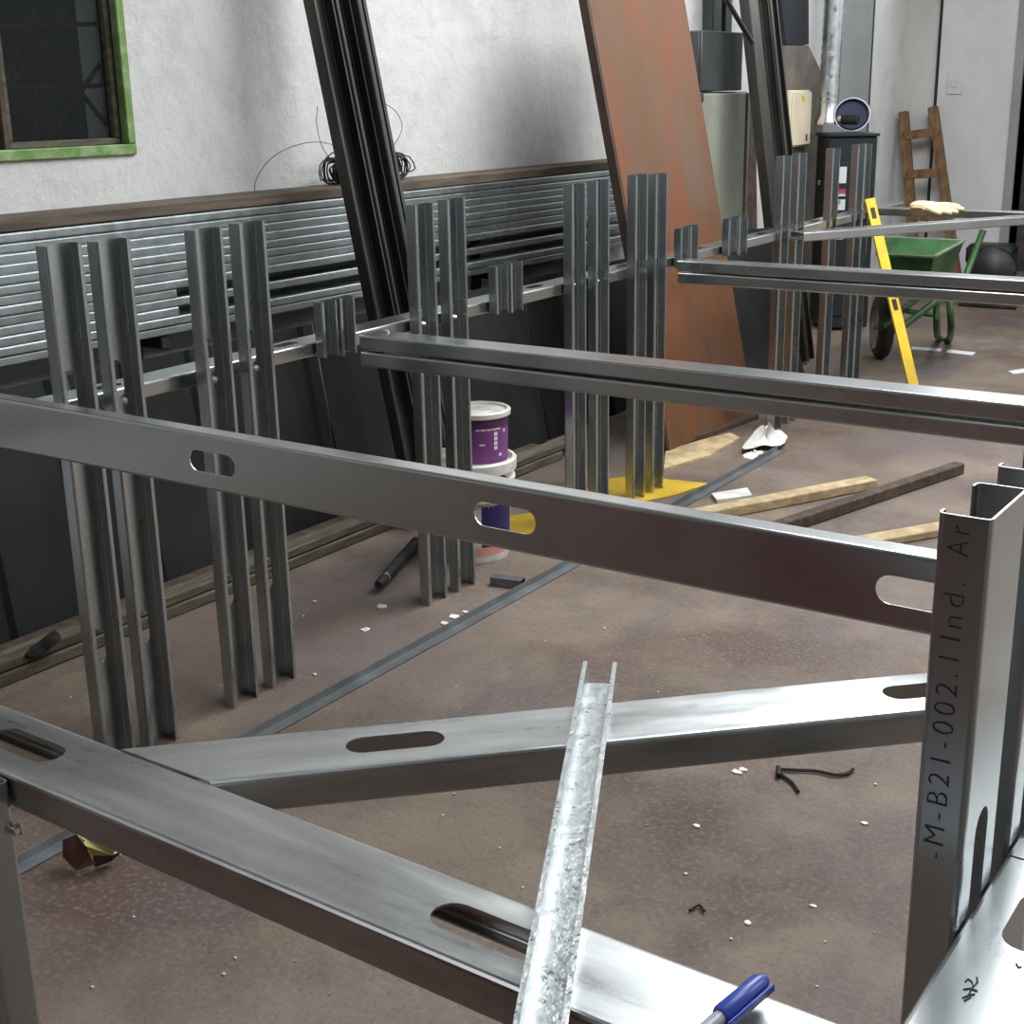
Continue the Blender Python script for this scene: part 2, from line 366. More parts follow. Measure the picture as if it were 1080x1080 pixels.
# ------------------------------------------------------------------ the screwed steel frame
frame_thing = thing('assembly_bench', Vector((-1.66*K, 1.5*K, 0)), 'long open workbench screwed from galvanized channel with paired uprights, rails and crossbars', 'workbench')
ZR0 = .581
def zr(Y): return ZR0+.0085*(Y-1.4)
def railz(Y): return zr(Y)*K
legs = [(-1.610, 1.207, .812), (-1.612, 1.296, .810), (-1.62, 1.489, .809), (-1.621, 1.585, .811), (-1.636, 2.058, .806), (-1.634, 2.156, .809),
        (-1.64, 2.622, .809), (-1.64, 2.726, .811), (-1.642, 2.912, .814), (-1.642, 3.012, .810), (-1.655, 3.80, .818), (-1.656, 3.915, .821), (-1.66, 4.19, .824), (-1.66, 4.405, .827), (-1.662, 4.475, .827)]
def leg(x, y, h, opens=1, sc=True, side=1):
    """upright C: flange face at y, open towards +x (opens=1) or -x"""
    mb = MB(); V = X_*opens
    o = Vector((x*K-FL*opens, y*K, 0)); zc = zr(y)*K
    cee(mb, o, Z_, Y_, V, h*K, slots=[(zc+.035, .085, .034), (zc-.565, .085, .034)])
    ob = mb.build('leg', G_LEG, frame_thing)
    if sc:
        for dz, dy in ((-.022, .3), (-.018, .72)):
            screw(o+Vector((V.x*TH, WEB*dy+random.uniform(-.006, .006), zc+dz+random.uniform(-.008, .008))), V, ob)
    return ob
for x, y, h in legs: leg(x, y, h)
# back rail: web up, slightly rising towards the end wall
def rail(name, y0, y1, xfront, toward, mtl):
    A = Vector((0, (y1-y0)*K, (zr(y1)-zr(y0))*K)); L = A.length; A.normalize()
    U = -X_*toward; mb = MB(); o = Vector((xfront*K, y0*K, railz(y0)))
    cee(mb, o, A, U, -Z_, L, slots=[(c, .085, .034) for c in [.38+.6*i for i in range(12)]])
    return mb.build(name, mtl, frame_thing)
rail('rail', .30, 4.9, -1.667, 1, G_BEAM)
# near row: front rail and the pair of uprights in front of it
xr = atz(1010, 982, .593).x
def near_rail(y0, y1, slots):
    mb = MB(); o = Vector((xr*K, y0*K, .593*K)); cee(mb, o, Y_, X_, -Z_, (y1-y0)*K, slots=[(c-y0*K, l, w) for c, l, w in slots]); return mb.build('rail', G_TOP_R, frame_thing)
yj = atz(1060, 901, .593).y
sy = atz(1053, 985, .593).y
nr = near_rail(.30, yj-.001, [(sy*K+.03, .085, .036)])
near_rail(yj+.001, 4.9, [(yj*K+.3+.6*i, .085, .036) for i in range(9)])
pn = atz(1000, 542, .81)
def near_leg(x, y):
    o = Vector((x*K+FL, y*K, 0)); mb = MB()
    cee(mb, o, Z_, Y_, -X_, .81*K, slots=[(.6*K+.02, .105, .034), (.2*K, .085, .034)])
    return mb.build('leg', G_LEG, frame_thing)
xn = xr-.0253-.0005
nl = near_leg(xn, pn.y)
p2 = atz(1056, 496, .81)
near_leg(xn, pn.y+WEB/K+.035)
# printed text on the flange of the near upright
def text_mesh(body, size, o, right, up, parent, m, name, sx=1.0):
    cu = bpy.data.curves.new('txt', 'FONT'); cu.body = body; cu.size = size; cu.extrude = .0003; cu.space_character = 1.3; cu.offset = -.0006
    tmp = bpy.data.objects.new('txt', cu); COL.objects.link(tmp)
    dg = bpy.context.evaluated_depsgraph_get(); me = bpy.data.meshes.new_from_object(tmp.evaluated_get(dg))
    bpy.data.objects.remove(tmp); R, U = Vector(right).normalized(), Vector(up).normalized(); n = R.cross(U)
    vs = [o+R*v.co.x*sx+U*v.co.y+n*(v.co.z+.0004) for v in me.vertices]; fs = [tuple(p.vertices) for p in me.polygons]
    mb = MB(); mb.add(vs, fs); return mb.build(name, m, parent, False)
def on_flange(px, py): return aty(px, py, pn.y)*K
tx0 = xn*K+FL*.62
for body, pa, pb_ in (('-M-B21-002.1', (990, 908), (1006, 697)), ('Ind.', (1008, 679), (1012, 618)), ('Ar', (1014, 588), (1016, 556))):
    z0_, z1_ = on_flange(*pa).z, on_flange(*pb_).z; sx_ = 1
    for _ in range(2):
        tm = text_mesh(body, .023, Vector((tx0, pn.y*K-.0002, z0_)), Z_, -X_, nl, INK, 'printed_text', sx_)
        zs = [v.co.z for v in tm.data.vertices]; ln = max(zs)-min(zs)
        if _ == 0: bpy.data.objects.remove(tm); sx_ = (z1_-z0_)/ln
# handwritten figures on the front rail
def strokes(name, polys, place, parent, m, r=.0007):
    mb = MB()
    for pl in polys: mb.tube([place(*p) for p in pl], r, 5)
    return mb.build(name, m, parent, False)
wr = lambda px, py: atz(px, py, .593)*K+Z_*.0004
strokes('handwritten_figures', [[(1018, 1036), (1021, 1033), (1025, 1036), (1027, 1041), (1031, 1036), (1030, 1031)], [(1016, 1044), (1024, 1043), (1031, 1046)], [(1022, 1049), (1026, 1041)], [(1015, 1053), (1022, 1050), (1028, 1049)], [(1017, 1056), (1024, 1052)]], wr, nr, INK_GREEN)
strokes('pencil_mark', [[(1072, 1017), (1074, 1021), (1077, 1020)]], wr, nr, INK)
# crossbars with the lips of two nested channels facing each other
def crossbar(yb, x0, x1, ztop, name='crossbar'):
    mb = MB(); z = ztop*K
    cee(mb, Vector((x0*K, (yb-.0635)*K, z)), X_, Y_, -Z_, (x1-x0)*K, lip=.010, fl=.0262*K)
    cee(mb, Vector((x0*K+.01, (yb-.0635)*K-.009, z-.0262*2*K-.004)), X_, Y_, Z_, (x1-x0)*K-.01, web=WEB+.020, fl=.0262*K, lip=.0095)
    return mb.build(name, G_BEAM, frame_thing)
cb = crossbar(atx(421, 349, -1.56).y, -1.600, xr, .596); screw(Vector((-1.575*K, atx(407, 352, -1.575).y*K, .596*K+.001)), Z_, cb, .008)
crossbar(3.12, -1.605, xr, .600)
mb = MB(); cee(mb, Vector((-1.68*K, 4.62*K, .612*K)), X_, Y_, -Z_, (xr+1.68)*K); mb.build('crossbar', G_BEAM, frame_thing)
# short uprights on the back rail
for y0, y1 in ((1.792, 1.882), (2.328, 2.428), (3.148, 3.246), (3.425, 3.545)):
    wd = (y1-y0)*K*.46
    for k in (0, 1):
        mb = MB(); o = Vector((-1.664*K, (y0*K if k == 0 else y1*K-wd), (zr(y0)-.026-.004*k)*K))
        cee(mb, o, Z_, Y_, X_, (.098+.006*k)*K, web=wd, fl=.022*K, lip=.009)
        ob = mb.build('short_upright', G_LEG, frame_thing)
        for q in (.012, .03): screw(o+Vector((TH, wd*.5, q*K)), X_, ob, .005)
# near crossbar (web up) and its post
p4 = atz(7, 815, .593)
x4, y4 = p4.x, p4.y
L4 = MB(); A4 = Vector((1, -.012, 0)).normalized()
def along4(px, py): return (atz(px, py, .593)-Vector((-1.62, y4+.011, .593))).dot(A4)*K
s1, s2 = along4(32, 783), along4(520, 978)
sl = [(s1, .105, .036), (s2, .105, .036), (2*s1-s2, .105, .036)]
cee(L4, Vector((-1.62*K, (y4+.011)*K, .593*K)), A4, Y_, -Z_, (xr+1.62)*K, web=.0625*K, slots=sl)
c4 = L4.build('crossbar', G_TOP, frame_thing)
pp = atz(9, 822, .59)
mb = MB(); cee(mb, Vector((pp.x*K, y4*K-.002, 0)), Z_, -X_, -Y_, .589*K, slots=[(.2*K, .085, .034)]); lp = mb.build('leg', G_LEG, frame_thing)
screw(Vector((pp.x*K+.004, y4*K-.001, .555*K)), -Y_, c4, .005)

# ------------------------------------------------------------------ loose channels lying on the frame
# stud standing on edge
y3 = .99
mb = MB(); sl = []
o3 = Vector((-1.72*K, y3*K, .5935*K)); L3 = (xr+1.72)*K
for px in (224, 532, 968): sl.append((aty(px, {224: 495, 532: 553, 968: 648}[px], y3).x*K-o3.x, .105, .036))
cee(mb, o3, X_, Z_, Y_, L3, slots=sl, web=.0635*K)
tag(mb.build('metal_stud', G_BEAM), 'galvanized stud standing on edge across the frame, ending behind the printed upright', 'metal stud')
# diagonal stud, web up
q0, q1 = atz(340, 813, .594), atz(987, 748, .594)
A5 = (q1-q0).normalized(); U5 = Vector((-A5.y, A5.x, 0))
q0 = q0+A5*((y4+.077-q0.y)/A5.y-.0); L5 = ((xr-.03)-q0.x)/A5.x
mb = MB(); sl = []
for px, py in ((416, 778), (975, 725)): sl.append(((atz(px, py, .594)-q0).dot(A5)*K, .098, .034))
cee(mb, q0*K, A5, U5, -Z_, L5*K, slots=sl)
for i, v in enumerate(mb.v):
    if (v-q0*K).dot(A5) < 1e-4: mb.v[i] = v+A5*(((y4+.0737-.012*(q0.x+.03+1.62))*K-v.y)/A5.y)
tag(mb.build('metal_stud', G_TOP_D), 'galvanized stud lying flat and diagonal between the near crossbar and printed upright', 'metal stud')
# narrow hat channel
w0, w1 = atz(633, 722, .5965), atz(576, 1080, .5965)
AO = (w1-w0).normalized(); UO = Vector((-AO.y, AO.x, 0)); LO = (w1-w0).length*K+.12
mb = MB(); hw, hh, fo, t = .0125, .025, .0025, .0015
pr = [(-hw, 0), (-hw-fo, hh), (-hw-fo-.003, hh), (-hw-fo-.003, hh+t), (-hw-fo+t, hh+t), (-hw+t, t), (hw-t, t), (hw+fo-t, hh+t), (hw+fo+.003, hh+t), (hw+fo+.003, hh), (hw+fo, hh), (hw, 0)]
mb.sweep(pr, w0*K, AO, UO, Z_, LO)
tag(mb.build('hat_channel', G_SPANGLE), 'narrow bright spangled hat channel lying over the two near flat studs', 'metal channel')
# far diagonal stud
a0, a1 = atz(848, 245.5, .618), atz(1080, 228.7, .618)
AA = (a1-a0).normalized(); UA = Vector((-AA.y, AA.x, 0))
mb = MB(); cee(mb, (a0)*K, AA, UA, -Z_, (a1-a0).length*K*1.5); tag(mb.build('metal_stud', G_BEAM), 'far galvanized stud lying at an angle in front of the green wheelbarrow', 'metal stud')

# ------------------------------------------------------------------ pen on the near crossbar
e0, e1 = atz(806, 1033, .603)*K, atz(738, 1092, .599)*K
ax = (e0-e1).normalized(); Lp = (e0-e1).length
pen = thing('ballpoint_pen', e1, 'ballpoint pen with blue cap lying across the near crossbar', 'pen')
MB().tube([e1-ax*.06, e0-ax*.03], .0055, 10).build('pen_barrel', PEN_CLEAR, pen)
cap = MB().tube([e0-ax*.05, e0-ax*.048, e0-ax*.006, e0], [.0068, .0078, .0072, .0045], 14).build('pen_cap', PEN_BLUE, pen)
sd = ax.cross(Z_).normalized(); 
m_ = Matrix((sd, ax.cross(sd), ax)).transposed().to_4x4(); m_.translation = e0-ax*.05+sd*.0092
MB().bbox((-.001, -.003, -.004), (.0015, .003, .048), m_, .001).build('pen_clip', PEN_BLUE, cap)

# ------------------------------------------------------------------ stock stacked along the left wall
XF = -2.30; NZ = 13
zt, zb_ = .765, .512; pt = (zt-zb_)/NZ
rack = thing('wall_rack', Vector((XW, 2.5*K, 0)), 'dark steel wall brackets carrying the stacked galvanized profiles', 'rack')
for y in (.7, 2.0, 3.3):
    MB().bbox((XW, y*K, .35*K), (XW+.03, y*K+.04, zt*K)).build('post', BLACK_STEEL, rack)
    MB().bbox((XW+.03, y*K, zb_*K-.045), (XF*K-.01, y*K+.04, zb_*K-.001)).build('arm', BLACK_STEEL, rack)
ORD = ['topmost', 'second from top', 'third from top', 'fourth from top', 'fifth from top', 'sixth from top', 'seventh from top', 'eighth from top', 'ninth from top', 'tenth from top', 'eleventh from top', 'second from bottom', 'bottom']
for k in range(NZ):
    z1 = (zt-k*pt)*K; y1 = 4.22+random.uniform(-.05, .03) if k not in (8, 10) else 2.05
    y0 = .55+random.uniform(-.05, .05); xo = random.uniform(-.006, .006)
    mb = MB(); cee(mb, Vector((XF*K+xo-WEB, y0*K, z1)), Y_, X_, -Z_, (y1-y0)*K, fl=pt*K-.0015, lip=.008, slots=[(.5+.6*i, .08, .034) for i in range(8)] if k == 0 else ())
    tag(mb.build('metal_stud', G_RACK), 'long galvanized stud in the wall stack, %s' % ORD[k], 'metal stud', 'studs stacked along the left wall')
tag(MB().bbox((XW+.004, .5*K, zt*K+.002), (XF*K, 4.24*K, zt*K+.040), None, .004).build('wooden_plank', PLANK_BROWN), 'long brown plank lying on top of the stacked galvanized studs', 'plank')
# coil of wire on the plank
mb = MB(); cc = atx(386, 178, -2.36)*K
for i in range(26):
    rx, rz = random.uniform(.16, .25), random.uniform(.05, .085); ph = random.uniform(-.3, .3); tilt = random.uniform(-.25, .25); c0 = cc+Vector((random.uniform(-.02, .04), random.uniform(-.03, .03), 0))
    pts = []
    for j in range(25):
        t = 2*math.pi*j/24; yy = rx*math.cos(t); zz = rz*math.sin(t)*(1+.25*math.cos(2*t+ph)); pts.append(c0+Vector((yy*tilt*.4, yy, max(zz+.01*math.sin(5*t+i), zt*K+.046-c0.z))))
    mb.tube(pts, .0028, 5)
def loop(ps, X=-2.37): return [atx(x, y, X)*K for x, y in ps]
def smooth(ps, n=6):
    out = []
    for i in range(len(ps)-1):
        p0, p1, p2, p3 = ps[max(i-1, 0)], ps[i], ps[i+1], ps[min(i+2, len(ps)-1)]
        for j in range(n):
            t = j/n; out.append(.5*((2*p1)+(p2-p0)*t+(2*p0-5*p1+4*p2-p3)*t*t+(3*p1-p0-3*p2+p3)*t**3))
    return out+[ps[-1]]
mb.tube(smooth(loop([(269, 206), (270, 190), (285, 168), (310, 154), (340, 150), (370, 160)])), .0014, 5)
mb.tube(smooth(loop([(335, 112), (334, 130), (338, 150), (344, 162), (352, 172)])), .0014, 5)
mb.tube(smooth(loop([(398, 106), (416, 116), (424, 132), (420, 146), (410, 160)])), .0014, 5)
mb.tube(smooth(loop([(402, 124), (408, 136), (410, 150), (405, 165)])), .0014, 5)
tag(mb.build('wire_coil', WIRE), 'tangled coil of thin black wire on the plank behind the leaning channels', 'wire')

# dark ribbed sheets leaning under the stack
def ribbed(y0, y1, xb, xt, ztop, nrib, rev=0):
    mb = MB(); A = Vector((xt-xb, rev, ztop))*K; L = A.length; A.normalize(); U = Y_; V = U.cross(A)
    if V.x < 0: V = -V
    wd = (y1-y0)*K; P = []; st = wd/nrib; h = .014
    for i in range(nrib): P += [(i*st, 0), (i*st+st*.70, 0), (i*st+st*.76, h), (i*st+st*.92, h), (i*st+st*.98, 0)]
    P.append((wd, 0)); Q = [(u, v-.0015) for u, v in P[::-1]]
    mb.sweep(P+Q, Vector((xb*K, y0*K, .004)), A, U, V, L); return mb
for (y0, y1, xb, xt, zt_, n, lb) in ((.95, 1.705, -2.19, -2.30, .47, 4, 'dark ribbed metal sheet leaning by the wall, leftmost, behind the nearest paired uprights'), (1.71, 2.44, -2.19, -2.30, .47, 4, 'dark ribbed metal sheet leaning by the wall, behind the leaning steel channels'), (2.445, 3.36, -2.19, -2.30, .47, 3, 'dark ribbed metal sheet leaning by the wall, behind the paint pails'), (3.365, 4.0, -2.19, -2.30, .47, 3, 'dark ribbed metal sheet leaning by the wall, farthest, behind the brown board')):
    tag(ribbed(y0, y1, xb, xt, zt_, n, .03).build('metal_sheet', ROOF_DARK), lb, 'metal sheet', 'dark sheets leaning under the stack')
# timbers on the floor along the wall
def board(name, p, q, w, h, m, label, cat='board', group=None, z=0, roll=0):
    p, q = Vector(p), Vector(q); A = (q-p).normalized(); U = Vector((-A.y, A.x, 0)).normalized()
    M_ = Matrix((A, U, A.cross(U))).transposed().to_4x4(); M_.translation = p+Z_*z
    M_ = M_ @ Matrix.Rotation(roll, 4, 'X')
    return tag(MB().bbox((0, 0, .001), ((q-p).length, w, h), M_, .004).build(name, m), label, cat, group)
fl = lambda x, y: Vector((x*K, y*K, 0))
board('timber_board', fl(-2.04, .8), fl(-2.035, 3.2), .07, .035, WOOD_GREY, 'weathered board on the floor by the wall, nearest the uprights', 'board', 'boards along the foot of the wall')
board('timber_board', fl(-2.045, 1.05), fl(-2.04, 3.35), .075, .03, WOOD_GREY, 'weathered board stacked on another at the foot of the wall', 'board', 'boards along the foot of the wall', .0365)
board('timber_board', fl(-2.098, .9), fl(-2.095, 3.2), .075, .05, WOOD_DARK, 'dark board on the floor against the foot of the dark sheets', 'board', 'boards along the foot of the wall')
mb = MB(); r0 = atz(35, 690, .02)*K
mb.tube(smooth([atz(28, 692, .04)*K, atz(42, 684, .045)*K, atz(52, 676, .055)*K, atz(60, 670, .06)*K]), [.008, .01, .012, .018]+[.018]*15, 6)
tag(mb.build('iron_scrap', ENGINE), 'bent black iron scrap lying on the weathered boards at left', 'scrap')

# ------------------------------------------------------------------ leaning channels
def lean_plane(ptop, plow, xbase):
    """Y for which the edge through two pixels meets the floor at X = xbase; returns Y, lean dX/dz"""
    lo, hi = .8, 6.5
    for _ in range(50):
        Y = (lo+hi)/2; a, b = aty(*ptop, Y), aty(*plow, Y); k = (a.x-b.x)/(a.z-b.z); xb = b.x-k*b.z
        if xb > xbase: lo = Y
        else: hi = Y
    return Y, k
def leaning(name, Y, k, xb, y_off, wd, depth, ztop, m, label, cat, group=None, lip=.012, openx=1, t=.004):
    A = Vector((k, 0, 1)).normalized(); V = Vector((1, 0, -k)).normalized(); mb = MB()
    L = ztop*K/A.z; o = Vector((xb*K, (Y+y_off)*K, .012))
    if openx > 0: cee(mb, o-V*depth*0, A, Y_, V, L, web=wd, fl=depth, lip=lip, t=t, r=.007)
    else: cee(mb, o+V*depth, A, Y_, -V, L, web=wd, fl=depth, lip=lip, t=t, r=.007)
    return tag(mb.build(name, m), label, cat, group)
Y1, k1 = lean_plane((318, 0), (385, 330), -2.0)
zt1 = min(2.4, (2.40-2.03)/-k1)
G1 = 'black channels leaning beside the wire coil'
leaning('steel_channel', Y1, k1, -2.0, 0, .105, .05, zt1, BLACK_STEEL, 'widest black steel channel leaning on the wall by the wire coil', 'steel channel', G1)
leaning('steel_channel', Y1, k1, -1.995, .075, .08, .045, zt1, BLACK_STEEL, 'middle black steel channel leaning on the wall by the wire coil', 'steel channel', G1)
leaning('steel_channel', Y1, k1, -1.99, .133, .05, .06, zt1, BLACK_STEEL, 'narrow rightmost black steel channel leaning by the wire coil', 'steel channel', G1, .02)
Y2, k2 = lean_plane((793, 45), (806, 165), -2.02)
zt2 = min(2.3, (2.40-2.05)/-k2)
G2 = 'dark channels leaning right of the grey cabinet'
leaning('steel_channel', Y2, k2, -2.02, -.075, .11, .06, zt2, BLACK_STEEL, 'dark steel channel leaning beside the grey cabinet, leftmost of its bundle', 'steel channel', G2, .012, -1)
leaning('steel_channel', Y2, k2, -2.02, .004, .15, .05, zt2, BLACK_STEEL, 'wide dark steel channel leaning in the middle of the bundle right of the cabinet', 'steel channel', G2)
leaning('steel_channel', Y2, k2, -2.02, .112, .10, .055, zt2, BLACK_STEEL, 'dark steel channel leaning beside the cream box, rightmost of its bundle', 'steel channel', G2, .02)

# brown board (door leaf) leaning
Yp, kp = lean_plane((622, 0), (662, 225), -1.80)
Ap = Vector((kp, 0, 1)).normalized(); Vp = Vector((1, 0, -kp)).normalized()
Mp = Matrix((Y_, -Vp, Ap)).transposed().to_4x4(); Mp.translation = Vector((-1.80*K, Yp*K, .01))
yr = Yp
for i in range(60):
    yr = Yp+.3+i*.01; a = aty(722, 0, yr)
    if a.x < -1.80+kp*a.z: break
wp = (yr-Yp)*K
door = thing('brown_door_leaf', Mp.translation, 'tall rusty brown board leaning against the wall behind the uprights', 'board')
MB().bbox((0, .003, 0), (wp, .04, 1.95*K/Ap.z*.72), Mp, .003).build('face_panel', PLYWOOD, door)
MB().bbox((-.012, .006, 0), (0, .05, 1.95*K/Ap.z*.72), Mp, .003).build('edge_strip', BOARD_EDGE, door)
for dz in (.62, .585, .555):
    MB().lathe([(.016, 0), (.016, .004), (.008, .006), (.008, .002)], frame(Mp @ Vector((.035, .003, dz*K)), Vp), 14).build('bolt', SCREW, door)
MB().bbox((wp, .01, 1.15*K), (wp+.014, .03, 1.15*K+.05), Mp).build('hinge', ENGINE, door)
MB().bbox((wp, .01, .62*K), (wp+.014, .03, .62*K+.05), Mp).build('hinge', ENGINE, door)
# black mat leaning
mb = MB(); r0, r1 = Vector((-1.86*K, 4.02*K, .005)), Vector((-1.86*K, 4.42*K, .005))
pts = []
nx, nz = 10, 12
for j in range(nz+1):
    for i in range(nx+1):
        u, v = i/nx, j/nz; pts.append(Vector((-1.80*K-.30*v*K*.55-.05*math.sin(u*5)*(.3+v), (3.98+.42*u-.08*v*u)*K, .005+.56*K*v)))
vs = pts+[p+Vector((-.006, 0, 0)) for p in pts]; n = len(pts); fs = []
for j in range(nz):
    for i in range(nx):
        a = j*(nx+1)+i; fs += [(a, a+1, a+nx+2, a+nx+1), (n+a, n+a+nx+1, n+a+nx+2, n+a+1)]
for i in range(nx): fs += [(i, n+i, n+i+1, i+1), (nz*(nx+1)+i, nz*(nx+1)+i+1, n+nz*(nx+1)+i+1, n+nz*(nx+1)+i)]
for j in range(nz): a = j*(nx+1); fs += [(a, a+nx+1, n+a+nx+1, n+a), (a+nx, n+a+nx, n+a+2*nx+1, a+2*nx+1)]
mb.add(vs, fs); tag(mb.build('rubber_mat', RUBBER_SHEET), 'black rubber sheet leaning to the right of the rusty brown board', 'rubber sheet')

# ------------------------------------------------------------------ wall cabinets
def wall_box(lo, hi, m, lb, cat, name, b=.006):
    t_ = thing(name, Vector((XW, (lo[1]+hi[1])/2, lo[2])), lb, cat); MB().bbox(lo, hi, None, b).build('body', m, t_); return t_
c0, c1 = atx(731, 97, -2.30), atx(788, 250, -2.30)
ya_, yb_ = atx(722, 150, -2.30).y*K, atx(786, 130, -2.30).y*K
zc0, zc1 = atx(765, 254, -2.30).z*K, atx(760, 97, -2.30).z*K
cab = wall_box((XW+.01, ya_, zc0), (-2.31*K, yb_+.05, zc1), CABINET, 'grey green electrical cabinet on the wall right of the brown board', 'cabinet', 'electrical_cabinet')
MB().bbox((-2.31*K+.002, ya_, zc0+.01), (-2.30*K+.006, yb_-.012, zc1-.008), None, .004).build('door', CABINET, cab)
lk = MB().lathe([(.03, 0), (.03, .004), (.02, .008), (.0001, .009)], frame(Vector((-2.30*K+.006, atx(738, 103, -2.30).y*K, atx(738, 103, -2.30).z*K)), X_), 16).build('lock', CABINET_DARK, cab)
MB().bbox((-2.31*K+.002, yb_+.018, zc0+.01), (-2.30*K+.006, yb_+.048, zc1-.008), None, .003).build('side_trim', CABINET, cab)
ub = aty(740, 34, atx(740, 94, -2.32).y)
uy0, uy1 = atx(740, 60, -2.30).y*K, atx(784, 60, -2.30).y*K
up_ = wall_box((XW+.01, uy0, zc1+.006), (-2.31*K, uy1, atx(760, 33, -2.30).z*K), CABINET_DARK, 'dark grey box on the wall above the grey green cabinet', 'box', 'control_box')
MB().bbox((-2.31*K+.001, uy0, zc1+.006), (-2.30*K, uy1-.01, atx(760, 33, -2.30).z*K), None, .004).build('cover', CABINET_DARK, up_)
g = [(745, 758), (762, 770)]
for i, (xa, xb) in enumerate(((756, 765), (769, 776))):
    a = atx((xa+xb)/2, 10, -2.36)*K; wdt = (atx(xb, 10, -2.36).y-atx(xa, 10, -2.36).y)*K
    tag(MB().bbox((XW+.005, a.y-wdt/2, atx(760, 33, -2.30).z*K+.004), (XW+.07, a.y+wdt/2, 2.3*K), None, .004).build('electrical_conduit', CABINET_DARK), ['wide', 'narrow'][i]+' dark trunking rising from the dark grey wall box', 'trunking', 'trunking above the wall box')
aa, bb = atx(764, -4, -2.08)*K, atx(793, 45, -2.08)*K
tag(MB().tube([aa+(aa-bb)*((ZC-aa.z)/(aa.z-bb.z)), bb], .013, 8).build('steel_strut', ENGINE), 'thin black strut crossing diagonally above the grey wall box', 'strut')
mb = MB()
for i in range(3):
    o_ = atx(735+i*1.5, 58, -2.39)*K; mb.tube([o_+Vector((.01*i, .035*math.cos(t*.2618)*(1-.15*i), .07*math.sin(t*.2618))) for t in range(25)], .004, 6)
tag(mb.build('cable_loop', mat('grey_cable', (150, 148, 146), .6)), 'loops of grey cable hanging left of the dark grey wall box', 'cable')
# cream box, navy panel, cut-off brown sheet
cy0, cy1 = atx(836, 120, -2.36).y*K, atx(856, 120, -2.36).y*K
cr_ = wall_box((-2.394*K, cy0, atx(845, 155, -2.36).z*K), (-2.37*K, cy1, atx(845, 95, -2.36).z*K), CREAM, 'cream electrical box with a yellow sticker beside the stove pipe', 'box', 'electrical_box')
MB().bbox((-2.37*K, cy0+.006, atx(845, 153, -2.36).z*K), (-2.36*K, cy1-.006, atx(845, 97, -2.36).z*K), None, .003).build('cover', CREAM, cr_)
sp = atx(847, 104, -2.36)*K; MB().box((sp.x-.001, sp.y-.02, sp.z-.018), (sp.x+.0012, sp.y+.02, sp.z+.018)).build('warning_sticker', YELLOW, cr_, False)
sp = atx(850, 145, -2.36)*K; MB().bbox((sp.x-.001, sp.y-.006, sp.z-.02), (sp.x+.008, sp.y+.006, sp.z+.02)).build('latch', ENGINE, cr_)
mb = MB(); P = [(829, 47), (853, 47), (853, -40), (820, -40)]
def wall_poly(P, X, th):
    q = [atx(x, y, X)*K for x, y in P]; return MB().plate([(v.y, v.z) for v in q], [], Vector((X*K-th, 0, 0)), Y_, Z_, X_, th)
tag(wall_poly(P, -2.40, .03).build('navy_panel', BLUE_BLACK, None, False), 'dark navy panel on the wall above the cream box', 'panel')
tag(wall_poly([(787, 100), (797, 100), (800, 374), (788, 374)], -2.39, .03).build('wooden_plank', WOOD_DARK, None, False), 'dark brown plank standing on end between the grey green cabinet and leaning channels', 'plank')
tag(wall_poly([(826, 48), (853, 48), (869, 82), (864, 330), (836, 330)], -2.395, .02).build('sheet_offcut', BROWN_GREY, None, False), 'brown grey sheet with a cut corner behind the cream box', 'sheet')

# ------------------------------------------------------------------ stove with pipe
st = aty(888, 300, 5.6); yv = 5.62
sl_, sr_ = aty(859, 140, yv), aty(908, 140, yv); ztop = aty(890, 141, yv).z
ctr = Vector(((sl_.x+sr_.x)/2, yv+.12, 0)); fd = Vector((-ctr.x, -ctr.y, 0)).normalized(); ang = math.atan2(fd.y, fd.x)+math.radians(14)
wS = (sr_.x-sl_.x)*K*.98; MS = Matrix.Translation(ctr*K) @ Matrix.Rotation(ang, 4, 'Z')      # local +x faces the viewer
stv = thing('pellet_stove', ctr*K, 'dark stove cabinet with white stickers in the corner under the flue pipe', 'stove')
hS = ztop*K
MB().bbox((-.2, -wS/2, .02), (.16, wS/2, hS-.02), MS, .008).build('body', STOVE, stv)
MB().bbox((-.21, -wS/2-.01, hS-.02), (.175, wS/2+.01, hS), MS, .005).build('top_plate', STOVE, stv)
MB().bbox((.16, -wS/2+.03, .1), (.175, wS/2-.02, hS-.17), MS, .005).build('door', STOVE, stv)
MB().bbox((.175, -wS/2+.035, hS*.66), (.2, -wS/2+.075, hS*.66+.018), MS, .004).build('handle', SCREW, stv)
MB().bbox((-.05, -wS/2-.02, hS*.74), (-.02, -wS/2-.0, hS*.74+.03), MS, .004).build('latch', SCREW, stv)
zz = hS-.2
for (dz, hgt, m_) in ((0, .1, STICKER), (-.135, .035, STICKER_RED), (-.16, .02, STICKER), (-.2, .035, STICKER), (-.235, .03, STICKER), (-.33, .02, STICKER), (-.37, .035, STICKER_RED), (-.40, .02, STICKER), (-.43, .018, STICKER)):
    MB().box((.1755, -.085, zz+dz-hgt), (.1768, -.04, zz+dz), MS).build('sticker', m_, stv, False)
pb = aty(873, 131, yv+.12)
pipe = thing('flue_pipe', pb*K, 'shiny galvanized flue pipe rising from the stove cabinet', 'pipe')
wpx = .062
ptop_ = aty(880, 0, yv+.12); dirp = (ptop_-pb); ptop2 = pb+dirp*2.2
prof = []; H_ = (ptop2-pb).length*K; nseg = 60
for i in range(nseg+1): prof.append((wpx+.0035*(i % 2), H_*i/nseg))
MB().lathe(prof, frame(pb*K+Z_*.0, dirp), 28).build('pipe', DUCT, pipe)
MB().lathe([(.085, 0), (.085, .02), (.066, .06), (.064, .16)], frame(pb*K, dirp), 28).build('collar', SCREW, pipe)
